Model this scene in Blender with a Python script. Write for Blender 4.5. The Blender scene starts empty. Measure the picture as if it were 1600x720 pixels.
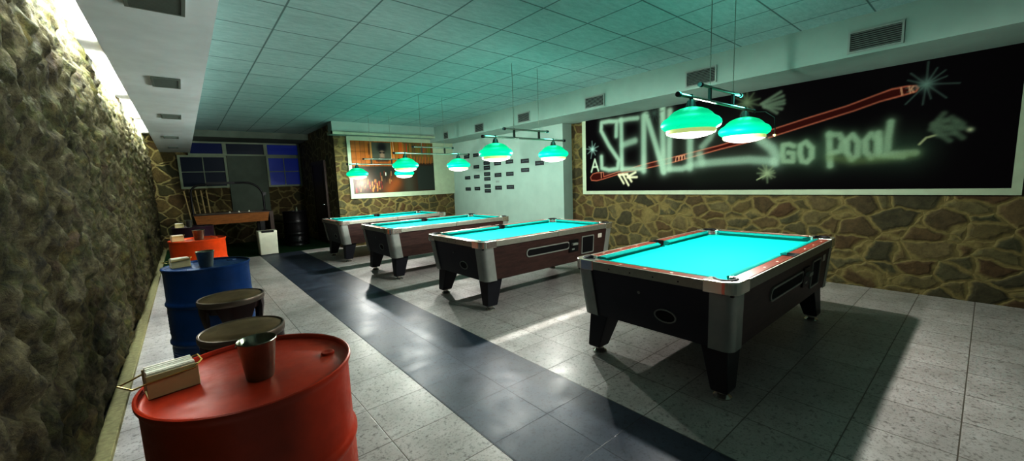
import bpy, math, random
import numpy as np
from mathutils import Vector, Matrix, noise
random.seed(7)
scene = bpy.context.scene
C = scene.collection
PI = math.pi

# ------------------------------------------------------------------ mesh builder
class MB:
    def __init__(s): s.v=[]; s.f=[]; s.m=[]
    def add(s, vs, fs, mi=0):
        o=len(s.v); s.v+= [tuple(p) for p in vs]
        for f in fs: s.f.append(tuple(i+o for i in f)); s.m.append(mi)
        return s
    def box(s, x0,x1,y0,y1,z0,z1, mi=0):
        v=[(x0,y0,z0),(x1,y0,z0),(x1,y1,z0),(x0,y1,z0),(x0,y0,z1),(x1,y0,z1),(x1,y1,z1),(x0,y1,z1)]
        return s.add(v,[(3,2,1,0),(4,5,6,7),(0,1,5,4),(1,2,6,5),(2,3,7,6),(3,0,4,7)],mi)
    def prism(s, poly, z0, z1, bev=0.0, mi=0):
        """poly counter-clockwise in xy; optional small top bevel by inset along normals"""
        n=len(poly)
        rings=[[(x,y,z0) for x,y in poly]]
        if bev>0:
            ins=inset(poly,bev)
            rings.append([(x,y,z1-bev) for x,y in poly]); rings.append([(x,y,z1) for x,y in ins])
        else: rings.append([(x,y,z1) for x,y in poly])
        return s.loft(rings,True,True,mi)
    def loft(s, rings, cap0=True, cap1=True, mi=0):
        n=len(rings[0]); vs=[p for r in rings for p in r]; fs=[]
        for k in range(len(rings)-1):
            for i in range(n):
                j=(i+1)%n; fs.append((k*n+i,k*n+j,(k+1)*n+j,(k+1)*n+i))
        if cap0: fs.append(tuple(range(n-1,-1,-1)))
        if cap1: fs.append(tuple((len(rings)-1)*n+i for i in range(n)))
        return s.add(vs,fs,mi)
    def lathe(s, prof, c=(0,0,0), seg=40, cap0=False, cap1=False, mi=0):
        rings=[[(c[0]+r*math.cos(2*PI*i/seg),c[1]+r*math.sin(2*PI*i/seg),c[2]+z) for i in range(seg)] for r,z in prof]
        return s.loft(rings,cap0,cap1,mi)
    def tube(s, pts, r, seg=8, closed=False, mi=0, r_end=None):
        pts=[Vector(p) for p in pts]; n=len(pts); rings=[]
        up=None
        for i,p in enumerate(pts):
            if closed: d=(pts[(i+1)%n]-pts[i-1])
            else: d=(pts[min(i+1,n-1)]-pts[max(i-1,0)])
            d.normalize()
            if up is None:
                up=Vector((0,0,1)) if abs(d.z)<.9 else Vector((1,0,0))
            a=d.cross(up); 
            if a.length<1e-5: a=d.cross(Vector((0,1,0)))
            a.normalize(); b=a.cross(d).normalized(); up=b
            rr=r if r_end is None else r+(r_end-r)*i/(n-1)
            rings.append([tuple(p+a*(rr*math.cos(2*PI*k/seg))+b*(rr*math.sin(2*PI*k/seg))) for k in range(seg)])
        if closed:
            rings.append(rings[0]); return s.loft(rings,False,False,mi)
        return s.loft(rings,True,True,mi)
    def build(s, name, mats, parent=None, smooth=None, bevel=0.0):
        me=bpy.data.meshes.new(name); me.from_pydata(s.v,[],s.f); 
        if not isinstance(mats,(list,tuple)): mats=[mats]
        for m in mats: me.materials.append(m)
        if len(mats)>1:
            for p,mi in zip(me.polygons,s.m): p.material_index=mi
        me.validate(); me.update()
        if smooth is not None:
            me.shade_smooth(); me.set_sharp_from_angle(angle=math.radians(smooth))
        o=bpy.data.objects.new(name,me); C.objects.link(o)
        if parent is not None: o.parent=parent
        if bevel>0:
            b=o.modifiers.new('edge','BEVEL'); b.width=bevel; b.segments=2; b.limit_method='ANGLE'; b.angle_limit=math.radians(40)
        return o

def inset(poly,d):
    n=len(poly); out=[]
    for i in range(n):
        p0=Vector(poly[i-1]);p1=Vector(poly[i]);p2=Vector(poly[(i+1)%n])
        e1=(p1-p0).normalized(); e2=(p2-p1).normalized()
        n1=Vector((-e1.y,e1.x)); n2=Vector((-e2.y,e2.x)); b=(n1+n2)
        if b.length<1e-6: b=n1
        b.normalize(); k=max(.4,b.dot(n1)); q=p1+b*(d/k); out.append((q.x,q.y))
    return out
def rrect(a,b,r,seg=6):
    pts=[]
    for cx,cy,a0 in ((a-r,b-r,0),(-a+r,b-r,90),(-a+r,-b+r,180),(a-r,-b+r,270)):
        for i in range(seg+1):
            t=math.radians(a0+90*i/seg); pts.append((cx+r*math.cos(t),cy+r*math.sin(t)))
    return pts
def tag(o,label=None,cat=None,group=None,kind=None):
    if label: o['label']=label
    if cat: o['category']=cat
    if group: o['group']=group
    if kind: o['kind']=kind
    return o
def empty(name,loc,rz=0):
    o=bpy.data.objects.new(name,None); C.objects.link(o); o.location=loc; o.rotation_euler=(0,0,rz); o.empty_display_size=.1
    return o
def struct(o): o['kind']='structure'; return o
def kids(o): return [c for c in bpy.data.objects if c.parent==o]
def copy_tree(o,parent=None):
    c=o.copy(); C.objects.link(c)
    if parent is not None: c.parent=parent
    for ch in kids(o): copy_tree(ch,c)
    return c

# ------------------------------------------------------------------ materials
def sr(r,g,b):
    f=lambda c:(c/255/12.92 if c/255<=.04045 else ((c/255+.055)/1.055)**2.4)
    return (f(r),f(g),f(b),1)
class NT:
    def __init__(s,name):
        s.mat=bpy.data.materials.new(name); s.mat.use_nodes=True; s.t=s.mat.node_tree; s.t.nodes.clear()
        s.out=s.t.nodes.new('ShaderNodeOutputMaterial')
    def n(s,typ,**kw):
        x=s.t.nodes.new(typ)
        for k,v in kw.items(): setattr(x,k,v)
        return x
    def l(s,a,b): s.t.links.new(a,b)
    def set(s,inp,v):
        if hasattr(v,'links') or isinstance(v,bpy.types.NodeSocket): s.l(v,inp)
        else: inp.default_value=v
    def math(s,op,a,b=None,c=None,clamp=False):
        x=s.n('ShaderNodeMath',operation=op,use_clamp=clamp); s.set(x.inputs[0],a)
        if b is not None: s.set(x.inputs[1],b)
        if c is not None: s.set(x.inputs[2],c)
        return x.outputs[0]
    def mix(s,f,a,b,mode='MIX'):
        x=s.n('ShaderNodeMix',data_type='RGBA',blend_type=mode); s.set(x.inputs[0],f); s.set(x.inputs[6],a); s.set(x.inputs[7],b); return x.outputs[2]
    def pos(s): return s.n('ShaderNodeNewGeometry').outputs['Position']
    def obj(s): return s.n('ShaderNodeTexCoord').outputs['Object']
    def mapping(s,v,scale=(1,1,1),loc=(0,0,0)):
        x=s.n('ShaderNodeMapping'); s.l(v,x.inputs[0]); x.inputs['Scale'].default_value=scale; x.inputs['Location'].default_value=loc; return x.outputs[0]
    def noise(s,v,scale,detail=4,rough=.55,dist=0):
        x=s.n('ShaderNodeTexNoise'); s.l(v,x.inputs['Vector']); x.inputs['Scale'].default_value=scale; x.inputs['Detail'].default_value=detail; x.inputs['Roughness'].default_value=rough; x.inputs['Distortion'].default_value=dist; return x.outputs[0],x.outputs[1]
    def voro(s,v,scale,feature='F1',rand=1):
        x=s.n('ShaderNodeTexVoronoi',feature=feature); s.l(v,x.inputs['Vector']); x.inputs['Scale'].default_value=scale; x.inputs['Randomness'].default_value=rand; return x
    def ramp(s,f,stops,interp='LINEAR'):
        x=s.n('ShaderNodeValToRGB'); s.l(f,x.inputs[0]); cr=x.color_ramp; cr.interpolation=interp
        while len(cr.elements)<len(stops): cr.elements.new(.5)
        for e,(p,c) in zip(cr.elements,stops): e.position=p; e.color=c
        return x.outputs[0]
    def range(s,v,a,b,c=0,d=1):
        x=s.n('ShaderNodeMapRange',clamp=True); s.l(v,x.inputs[0]); 
        for i,k in enumerate((a,b,c,d)): x.inputs[i+1].default_value=k
        return x.outputs[0]
    def bump(s,h,strength=.5,dist=.01):
        x=s.n('ShaderNodeBump'); s.l(h,x.inputs['Height']); x.inputs['Strength'].default_value=strength; x.inputs['Distance'].default_value=dist; return x.outputs[0]
    def bsdf(s,col,rough=.5,metal=0,normal=None,spec=.5,emis=None,es=0,coat=0):
        x=s.n('ShaderNodeBsdfPrincipled'); s.set(x.inputs['Base Color'],col); s.set(x.inputs['Roughness'],rough); s.set(x.inputs['Metallic'],metal)
        x.inputs['Specular IOR Level'].default_value=spec; x.inputs['Coat Weight'].default_value=coat
        if normal is not None: s.l(normal,x.inputs['Normal'])
        if emis is not None: s.set(x.inputs['Emission Color'],emis); x.inputs['Emission Strength'].default_value=es
        s.l(x.outputs[0],s.out.inputs[0]); return x

def flat(name,col,rough=.5,metal=0,spec=.5,var=.12,scale=9,bump=0,coat=0):
    """near-plain surface with a little procedural unevenness"""
    t=NT(name); p=t.obj(); f,_=t.noise(p,scale,4)
    dark=tuple(c*(1-var) for c in col[:3])+(1,); lite=tuple(min(1,c*(1+var)) for c in col[:3])+(1,)
    c=t.ramp(f,[(.3,dark),(.7,lite)])
    nrm=t.bump(f,bump,.003) if bump else None
    t.bsdf(c,rough,metal,nrm,spec,coat=coat); return t.mat
def emit(name,col,st):
    t=NT(name); e=t.n('ShaderNodeEmission'); e.inputs[0].default_value=col; e.inputs[1].default_value=st; t.l(e.outputs[0],t.out.inputs[0]); return t.mat

def stone_mat(name,scale,mortar,stones,zs=1.5,edge=.05,seed=0):
    t=NT(name); p=t.pos(); _,nc=t.noise(p,3.5,3)
    w=t.n('ShaderNodeVectorMath',operation='MULTIPLY_ADD'); t.l(nc,w.inputs[0]); w.inputs[1].default_value=(.16,.16,.16); t.l(p,w.inputs[2])
    q=t.mapping(w.outputs[0],(1,1,zs),(seed,seed*.7,seed*.3))
    v=t.voro(q,scale,'DISTANCE_TO_EDGE',.95); d=v.outputs['Distance']
    c=t.voro(q,scale,'F1',.95).outputs['Color']
    sep=t.n('ShaderNodeSeparateColor'); t.l(c,sep.inputs[0])
    base=t.ramp(sep.outputs[0],[(i/(len(stones)-1)*.9+.05,s_) for i,s_ in enumerate(stones)])
    n1,_=t.noise(p,14,6,.65); n2,_=t.noise(p,3,3)
    base=t.mix(.55,base,t.ramp(n1,[(.3,(.28,.27,.22,1)),(.7,(1.1,1.08,.95,1))]),'MULTIPLY')
    base=t.mix(.5,base,t.ramp(n2,[(.35,(.55,.6,.5,1)),(.65,(1,1,1,1))]),'MULTIPLY')
    n3,_=t.noise(p,22,4)
    dd=t.math('ADD',d,t.math('MULTIPLY',t.math('SUBTRACT',n3,.5),.05))
    m=t.range(dd,edge*.5,edge*1.5)   # 0 in mortar
    mc=t.mix(.5,mortar,t.ramp(n1,[(.3,(.5,.5,.45,1)),(.7,(1,1,1,1))]),'MULTIPLY')
    col=t.mix(m,mc,base)
    h=t.math('ADD',t.math('MULTIPLY',t.range(dd,0,edge*2.2),1.0),t.math('MULTIPLY',n1,.5))
    t.bsdf(col,.75,0,t.bump(h,.55,.03),.3); return t.mat

M={}
M['stone']=stone_mat('flagstone wall',3.6,sr(120,112,76),[sr(94,78,56),sr(106,97,68),sr(86,86,66),sr(112,106,78),sr(98,84,60),sr(80,78,60)],1.55,.075,3)
M['stone_back']=stone_mat('flagstone back wall',3.0,sr(150,140,100),[sr(96,80,52),sr(110,98,62),sr(80,80,56),sr(118,104,70)],1.3,.05,9)
def rock():
    t=NT('rough rock wall'); p=t.pos(); q=t.mapping(p,(1,1.0,1.25))
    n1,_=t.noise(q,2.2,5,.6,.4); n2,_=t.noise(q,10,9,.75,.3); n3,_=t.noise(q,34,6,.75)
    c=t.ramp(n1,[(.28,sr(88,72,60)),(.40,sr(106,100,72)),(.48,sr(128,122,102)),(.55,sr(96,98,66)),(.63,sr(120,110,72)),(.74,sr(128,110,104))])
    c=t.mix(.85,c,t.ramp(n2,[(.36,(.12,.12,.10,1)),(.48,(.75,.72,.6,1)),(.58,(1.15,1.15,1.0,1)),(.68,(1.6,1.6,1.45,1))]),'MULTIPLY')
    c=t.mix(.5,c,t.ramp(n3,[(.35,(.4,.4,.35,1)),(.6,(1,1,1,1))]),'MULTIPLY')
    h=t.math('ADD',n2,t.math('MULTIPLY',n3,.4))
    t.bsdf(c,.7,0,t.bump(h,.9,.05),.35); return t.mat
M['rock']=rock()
def floor_tile(name,base,fleck,grout,tile,ox,oy,rough,light_tint,fl=.5,gw=.004,spec=.5):
    t=NT(name); p=t.pos(); s=t.n('ShaderNodeSeparateXYZ'); t.l(p,s.inputs[0])
    def edge(c,o):
        f=t.math('FRACT',t.math('DIVIDE',t.math('SUBTRACT',c,o-50*tile),tile))
        return t.math('MULTIPLY',t.math('MINIMUM',f,t.math('SUBTRACT',1.0,f)),tile)
    e=t.math('MINIMUM',edge(s.outputs[0],ox),edge(s.outputs[1],oy))
    g=t.range(e,gw*.4,gw)
    ix=t.math('FLOOR',t.math('DIVIDE',t.math('SUBTRACT',s.outputs[0],ox),tile)); iy=t.math('FLOOR',t.math('DIVIDE',t.math('SUBTRACT',s.outputs[1],oy),tile))
    cmb=t.n('ShaderNodeCombineXYZ'); t.l(ix,cmb.inputs[0]); t.l(iy,cmb.inputs[1])
    wn=t.n('ShaderNodeTexWhiteNoise',noise_dimensions='2D'); t.l(cmb.outputs[0],wn.inputs[0])
    n1,_=t.noise(p,30,4,.65); n2,_=t.noise(p,5,4,.6); n3,_=t.noise(p,70,3,.6)
    c=t.mix(t.range(n2,.3,.7),base,light_tint)
    c=t.mix(t.math('MULTIPLY',t.range(n1,.54,.68),fl),c,fleck)
    c=t.mix(t.math('MULTIPLY',t.range(n3,.56,.66),fl*.7),c,fleck)
    c=t.mix(t.range(wn.outputs[0],0,1,0,.25),c,(.02,.02,.02,1),'MIX') if False else t.mix(1.0,c,t.ramp(wn.outputs[0],[(0,(.86,.86,.86,1)),(1,(1,1,1,1))]),'MULTIPLY')
    c=t.mix(g,grout,c)
    t.bsdf(c,t.range(n2,.2,.8,rough-.07,rough+.1),0,t.bump(g,.3,.002),spec); return t.mat
M['floor']=floor_tile('terrazzo floor tiles',sr(176,171,168),sr(92,86,80),sr(112,106,98),.415,-.06,0,.38,sr(198,194,192),.6)
M['band']=floor_tile('dark slate floor tiles',sr(62,70,82),sr(34,36,42),sr(40,46,54),.415,-.06,0,.40,sr(76,86,100),.5,.003)
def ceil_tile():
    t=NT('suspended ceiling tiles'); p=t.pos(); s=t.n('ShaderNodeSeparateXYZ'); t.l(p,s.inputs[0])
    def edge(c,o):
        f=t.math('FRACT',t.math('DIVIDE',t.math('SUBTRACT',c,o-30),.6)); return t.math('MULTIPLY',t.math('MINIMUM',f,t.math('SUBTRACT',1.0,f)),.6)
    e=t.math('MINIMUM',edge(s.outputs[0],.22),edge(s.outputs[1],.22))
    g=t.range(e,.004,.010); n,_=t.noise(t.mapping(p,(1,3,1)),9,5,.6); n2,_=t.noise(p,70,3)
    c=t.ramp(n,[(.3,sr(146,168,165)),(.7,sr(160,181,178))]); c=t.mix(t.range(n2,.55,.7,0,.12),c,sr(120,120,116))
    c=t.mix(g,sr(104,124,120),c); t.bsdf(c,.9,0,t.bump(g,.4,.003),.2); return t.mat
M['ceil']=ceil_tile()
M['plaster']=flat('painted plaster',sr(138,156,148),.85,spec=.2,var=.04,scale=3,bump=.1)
M['plaster_soffit']=flat('soffit plaster',sr(232,238,242),.85,spec=.2,var=.05,scale=3)
M['slot_white']=flat('white slot interior',sr(236,236,232),.8,var=.02)
M['grey_plaster']=flat('grey plaster',sr(112,122,112),.85,spec=.2,var=.1,scale=4)
M['white_frame']=flat('white painted frame',sr(146,158,138),.55,var=.05)
M['vent']=flat('grey vent metal',sr(132,142,136),.5,var=.05)
M['vent_dark']=flat('vent inside shadow',sr(34,38,36),.8,var=.05)
M['kerb']=flat('pale stone skirting',sr(150,146,112),.7,var=.2,scale=30)
M['turf']=flat('green turf carpet',sr(30,62,34),.95,spec=.1,var=.4,scale=60,bump=.6)
M['alu']=flat('brushed aluminium',sr(160,162,152),.38,.6,var=.06,scale=30)
M['chrome']=flat('polished cast metal',sr(214,212,204),.2,.85,var=.04)
M['panel_silver']=flat('satin silver corner panel',sr(168,172,168),.42,.5,var=.05,scale=20)
M['black_plastic']=flat('black plastic',sr(16,16,18),.45,var=.2)
M['black_leather']=flat('black leather pocket',sr(14,15,18),.6,var=.2)
M['ring']=flat('grey ring trim',sr(150,154,148),.4,.3,var=.05)
M['dark_void']=flat('dark recess',sr(8,8,9),.9,var=.1)
M['navy_lam']=flat('dark navy laminate',sr(46,46,54),.38,var=.15,scale=6)
M['leg']=flat('black laminate leg',sr(34,35,42),.4,var=.15,scale=6)
M['sticker']=flat('pale sticker',sr(190,184,176),.6,var=.05)
def wood(name,c1,c2,rough=.35,sc=(2,14,14),spec=.5,grain=3):
    t=NT(name); q=t.mapping(t.obj(),sc); n,_=t.noise(q,grain,6,.6,.5); n2,_=t.noise(q,grain*6,3)
    c=t.ramp(n,[(.3,c1),(.7,c2)]); c=t.mix(.25,c,t.ramp(n2,[(.35,(.4,.4,.4,1)),(.6,(1,1,1,1))]),'MULTIPLY'); t.bsdf(c,rough,0,None,spec); return t.mat
M['mahogany']=wood('mahogany laminate side',sr(60,44,40),sr(82,60,54),.45)
M['rail_wood']=wood('reddish wood rail top',sr(98,52,42),sr(132,76,62),.32)
M['oak']=wood('orange brown wood',sr(128,86,44),sr(160,110,58),.5)
M['brown_wood']=wood('dark brown wood',sr(52,36,26),sr(70,50,36),.5)
M['cue']=wood('pale cue wood',sr(176,158,116),sr(200,184,146),.4,(20,20,3))
M['door_wood']=wood('dark wooden door',sr(40,24,18),sr(58,36,26),.5,(8,8,1.5))
M['stool_wood']=wood('dark varnished wood',sr(34,18,16),sr(56,28,24),.35,(10,10,3))
def cloth():
    t=NT('turquoise billiard cloth'); p=t.obj(); n,_=t.noise(p,4,4); n2,_=t.noise(p,500,2)
    c=t.ramp(n,[(.3,(.001,.31,.285,1)),(.7,(.002,.345,.315,1))]); t.bsdf(c,.85,0,t.bump(n2,.12,.0006),.2); return t.mat
M['cloth']=cloth()
M['cloth_shaded']=flat('shaded turquoise cushion cloth',(.001,.19,.172,1),.85,spec=.2,var=.06)  # shade of the cushion faces put into a darker cloth colour
def paint(name,col,rough=.34):
    t=NT(name); p=t.obj(); n,_=t.noise(p,5,5,.6); n2,_=t.noise(p,26,4,.6)
    d=tuple(c*.72 for c in col[:3])+(1,)
    c=t.ramp(n,[(.35,d),(.65,col)]); t.bsdf(c,t.range(n2,.3,.7,rough-.06,rough+.12),0,t.bump(n,.12,.004),.5); return t.mat
M['red']=paint('red drum paint',sr(198,74,38)); M['blue']=paint('blue drum paint',sr(8,68,122)); M['orange']=paint('orange drum paint',sr(222,92,22)); M['purple']=paint('dark purple drum paint',sr(52,26,44)); M['blackp']=paint('black drum paint',sr(16,16,18))
M['seat']=flat('brown leatherette seat',sr(104,92,68),.8,spec=.15,var=.15,scale=14,bump=.3)
M['piping']=flat('pale metal seat rim',sr(120,110,100),.4,.6,var=.1)
M['tin']=flat('galvanised tin',sr(150,156,142),.28,.9,var=.18,scale=18)
M['paper']=flat('white paper napkins',sr(236,232,222),.9,spec=.1,var=.04,scale=30)
M['holder']=flat('cream plastic holder',sr(200,190,150),.5,var=.08)
M['brass']=flat('thin brass wire',sr(190,170,110),.3,.9,var=.1)
M['white_plastic']=flat('off white plastic',sr(206,206,192),.45,var=.04)
M['card']=flat('black card',sr(22,30,34),.6,var=.3,scale=40)
M['card_grey']=flat('faded grey card text',sr(120,134,128),.7,var=.1)
M['chalk']=flat('pale card print',sr(86,104,104),.8,var=.3,scale=60)
def glassnight(name,c,e):
    t=NT(name); t.bsdf(c,.35,0,None,.2,c,e); return t.mat
M['pane']=glassnight('dark blue night window',sr(20,34,74),.35)
M['pane_dark']=glassnight('dark grey night window',sr(28,38,52),.22)
M['pane_blue']=glassnight('bright blue night window',sr(22,42,112),.5)
def attr_mat(name,attr,rough=.6,spec=.3):
    t=NT(name); a=t.n('ShaderNodeAttribute',attribute_name=attr); n,_=t.noise(t.pos(),60,3)
    c=t.mix(.25,a.outputs['Color'],t.ramp(n,[(.3,(.6,.6,.6,1)),(.7,(1,1,1,1))]),'MULTIPLY'); t.bsdf(c,rough,0,None,spec); return t.mat
M['mural']=attr_mat('spray painted board','paint',.8,.08); M['photo']=attr_mat('printed photo mural','paint',.35,.4)
def shade_mat():
    t=NT('green glass shade'); g=t.n('ShaderNodeBsdfPrincipled'); g.inputs['Base Color'].default_value=sr(0,120,84); g.inputs['Roughness'].default_value=.45; g.inputs['Specular IOR Level'].default_value=.2
    s=t.n('ShaderNodeSeparateXYZ'); t.l(t.obj(),s.inputs[0])
    # the milky glass glows more strongly near the bulb (its middle height)
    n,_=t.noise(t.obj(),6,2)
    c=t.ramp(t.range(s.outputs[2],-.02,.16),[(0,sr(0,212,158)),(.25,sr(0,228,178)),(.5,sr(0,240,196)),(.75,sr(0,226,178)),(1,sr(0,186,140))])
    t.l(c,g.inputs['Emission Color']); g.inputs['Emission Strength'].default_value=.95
    t.l(g.outputs[0],t.out.inputs[0]); return t.mat
M['shade']=shade_mat()
M['rim_glass']=glassnight('pale cream rim glass',sr(200,206,150),.75)
M['glow']=emit('lamp opening glow',(1,.97,.9,1),3)
M['tube']=emit('fluorescent tube glow',(.93,.99,1,1),110)
M['rail_metal']=flat('lamp rail metal',sr(150,160,150),.35,.8,var=.06)
M['cap_dark']=flat('dark lamp holder',sr(40,52,44),.5,.3,var=.1)

# ------------------------------------------------------------------ room shell
LX,RX,WX,PY,BY,FY,CZ,BX=-.51,6.32,6.05,9.9,13.4,-3.0,2.95,2.85
def wallbox(name,m,*b): return struct(MB().box(*b).build(name,M[m]))
wallbox('floor','floor',-.9,RX+.2,FY-.2,BY+.2,-.12,0)
wallbox('floor_band','band',1.18,2.01,FY,10.32,0,.0015)
wallbox('floor_turf','turf',LX,BX,10.32,BY,0,.004)
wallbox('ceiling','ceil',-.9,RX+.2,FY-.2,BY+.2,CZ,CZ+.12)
wallbox('wall_right','stone',RX,RX+.2,FY-.2,BY+.2,0,CZ)
wallbox('wall_front','plaster',-.9,RX,FY-.2,FY,0,CZ)
wallbox('wall_back','stone_back',-.9,RX,BY,BY+.2,0,CZ)
wallbox('wall_picture','stone',BX,WX,PY,PY+.2,0,CZ)
wallbox('wall_bay','stone_back',BX,BX+.2,PY+.2,BY,0,CZ)
wallbox('wall_white','plaster',WX,RX,5.6,PY+.2,0,CZ)
wallbox('trim_8','slot_white',-.70,-.331,FY,BY,2.935,CZ)
wallbox('trim_9','slot_white',-.335,-.33,FY,BY,2.51,2.935)
# rough rock wall on the left, its relief is real geometry
def rock_wall():
    ys=[]; y=.6
    while y<BY: ys.append(y); y+=.022 if y<4.5 else (.035 if y<8 else .06)
    ys.append(BY)
    ys=[FY+i*.2 for i in range(int((.6-FY)/.2))]+ys
    zs=[i*2.95/118 for i in range(119)]
    vs=[];fs=[]
    for y in ys:
        for z in zs:
            p=Vector((0,y,z*1.25))
            w=noise.noise_vector(p*2.0)*.22
            d,_=noise.voronoi((p+w)*2.6,distance_metric='DISTANCE',exponent=2.5)
            cell=min(1,(d[1]-d[0])*2.6)
            cell=cell*cell*(3-2*cell)
            fr=noise.fractal(p*7,.75,2.1,6)
            big=noise.noise(p*1.1)
            h=.036*cell+.034*fr+.02*big-max(0,z-2.25)*.10
            fade=min(1,z/.12)
            vs.append((LX-.045+h*(.35+.65*fade),y,z))
    nz=len(zs)
    for i in range(len(ys)-1):
        for j in range(nz-1):
            a=i*nz+j; fs.append((a,a+nz,a+nz+1,a+1))
    # closed back face so that the wall has thickness
    n=len(vs); vs+=[(-.9,ys[0],0),(-.9,ys[-1],0),(-.9,ys[-1],CZ),(-.9,ys[0],CZ)]; fs.append((n,n+3,n+2,n+1))
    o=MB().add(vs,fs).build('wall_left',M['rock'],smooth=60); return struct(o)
rock_wall()
struct(MB().prism([(LX-.03,FY),(-.455,FY),(-.455,BY),(LX-.03,BY)],0,.035,.004).build('baseboard_left',M['kerb']))
wallbox('trim_1','plaster_soffit',-.33,.27,FY,BY,2.5,CZ)                    # lowered soffit beside the light slot
wallbox('trim_2','plaster',5.35,RX,FY,PY,2.57,CZ)                         # bulkhead along the right wall
wallbox('trim_3','plaster',BX-.1,5.35,9.6,PY,2.66,CZ)                     # bulkhead over the photo
struct(MB().box(BX-.13,5.35,9.57,9.6,2.66,2.72).box(BX-.13,BX-.1,9.57,PY,2.66,2.72).build('trim_4',M['white_frame']))
wallbox('trim_5','grey_plaster',.27,BX,12.2,BY,2.79,CZ)                   # lower ceiling in the bay
# white panel surround of the photo wall (z 1.16 up, reaches the corner)
s=MB(); Y0,Y1=PY-.05,PY
s.box(3.13,3.21,Y0,Y1,1.16,2.66).box(5.42,WX,Y0,Y1,1.16,2.66).box(3.21,5.42,Y0,Y1,1.16,1.28).box(3.21,5.42,Y0,Y1,2.56,2.66)
struct(s.build('trim_6',M['white_frame']))
wallbox('trim_7','grey_plaster',1.03,1.94,BY-.05,BY,.72,2.42)

# windows in the bay
def window(name,x0,x1,z0,z1,pane,grid=True,fw=.055):
    r=empty(name,((x0+x1)/2,BY,z0)); struct(r); cx=(x0+x1)/2
    a,b,h=x0-cx,x1-cx,z1-z0
    s=MB().box(a,a+fw,-.06,0,0,h).box(b-fw,b,-.06,0,0,h).box(a+fw,b-fw,-.06,0,0,fw).box(a+fw,b-fw,-.06,0,h-fw,h)
    struct(s.build('window_frame',M['white_frame'],r))
    struct(MB().box(a+fw,b-fw,-.02,-.008,fw,h-fw).build('window_pane',M[pane],r))
    if grid:
        struct(MB().box(-.011,.011,-.04,-.02,fw,h-fw).box(a+fw,-.011,-.04,-.02,h/2-.011,h/2+.011).box(.011,b-fw,-.04,-.02,h/2-.011,h/2+.011).build('window_bars',M['white_frame'],r))
window('window_1',-.01,1.02,1.56,2.43,'pane_dark')
window('window_2',1.95,BX-.01,1.54,2.42,'pane_blue')
window('window_3',.22,1.0,2.43,2.79,'pane',False,.045)
window('window_4',1.0,1.96,2.42,2.79,'pane_dark',False,.045)
window('window_5',1.96,BX-.01,2.42,2.79,'pane_blue',False,.045)
# dark door on the side wall of the bay
r=empty('door_1',(BX,11.35,0)); struct(r)
struct(MB().box(-.05,0,-.62,-.54,0,2.15).box(-.05,0,.54,.62,0,2.15).box(-.05,0,-.54,.54,2.07,2.15).build('door_frame',M['brown_wood'],r))
struct(MB().box(-.035,0,-.54,.54,.005,2.07).box(-.045,-.035,-.4,.4,1.15,1.9).box(-.045,-.035,-.4,.4,.2,1.0).build('door_leaf',M['door_wood'],r))
struct(MB().tube([(-.05,-.46,1.03),(-.09,-.46,1.03),(-.09,-.36,1.03)],.01).build('door_handle',M['chrome'],r))

# ------------------------------------------------------------------ painted boards (colour per vertex, painted with soft strokes)
def lin(c): return np.array(sr(*c)[:3])
class Paint:
    def __init__(s,w,h,step,base):
        s.nx=int(w/step)+1; s.ny=int(h/step)+1; s.w=w; s.h=h
        s.X,s.Y=np.meshgrid(np.linspace(0,w,s.nx),np.linspace(0,h,s.ny)); s.c=np.zeros(s.X.shape+(3,)); s.c[:]=lin(base)
    def dist(s,pts,closed=False):
        d=np.full(s.X.shape,9.)
        if len(pts)==1: return np.hypot(s.X-pts[0][0],s.Y-pts[0][1])
        for (x0,y0),(x1,y1) in zip(pts[:-1],pts[1:]):
            L=max(1e-9,(x1-x0)**2+(y1-y0)**2); t=np.clip(((s.X-x0)*(x1-x0)+(s.Y-y0)*(y1-y0))/L,0,1)
            d=np.minimum(d,np.hypot(s.X-x0-t*(x1-x0),s.Y-y0-t*(y1-y0)))
        return d
    def blend(s,a,col): a=np.clip(a,0,1)[...,None]; s.c=s.c*(1-a)+lin(col)*a
    def stroke(s,pts,w,col,op=1,soft=2.0): s.blend(op*np.exp(-(s.dist(pts)/w)**soft),col)
    def fill(s,poly,col,op=1):
        ins=np.zeros(s.X.shape,bool); n=len(poly)
        for i in range(n):
            (x0,y0),(x1,y1)=poly[i],poly[(i+1)%n]
            if y0==y1: continue
            cnd=((y0>s.Y)!=(y1>s.Y))&(s.X<(x1-x0)*(s.Y-y0)/(y1-y0)+x0); ins^=cnd
        s.blend(ins*op,col)
    def rect(s,x0,x1,y0,y1,col,op=1): s.blend(((s.X>=x0)&(s.X<=x1)&(s.Y>=y0)&(s.Y<=y1))*op,col)
    def mesh(s,name,fn,mat,parent):
        nx,ny=s.nx,s.ny
        vs=[fn(x,y,0) for x,y in zip(s.X.ravel().tolist(),s.Y.ravel().tolist())]
        fs=[(j*nx+i,j*nx+i+1,(j+1)*nx+i+1,(j+1)*nx+i) for j in range(ny-1) for i in range(nx-1)]
        me=bpy.data.meshes.new(name); me.from_pydata(vs,[],fs); me.materials.append(mat)
        at=me.color_attributes.new('paint','FLOAT_COLOR','POINT')
        rgba=np.ones((nx*ny,4),np.float32); rgba[:,:3]=s.c.reshape(-1,3); at.data.foreach_set('color',rgba.ravel())
        me.update(); o=bpy.data.objects.new(name,me); C.objects.link(o); o.parent=parent; return o

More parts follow.
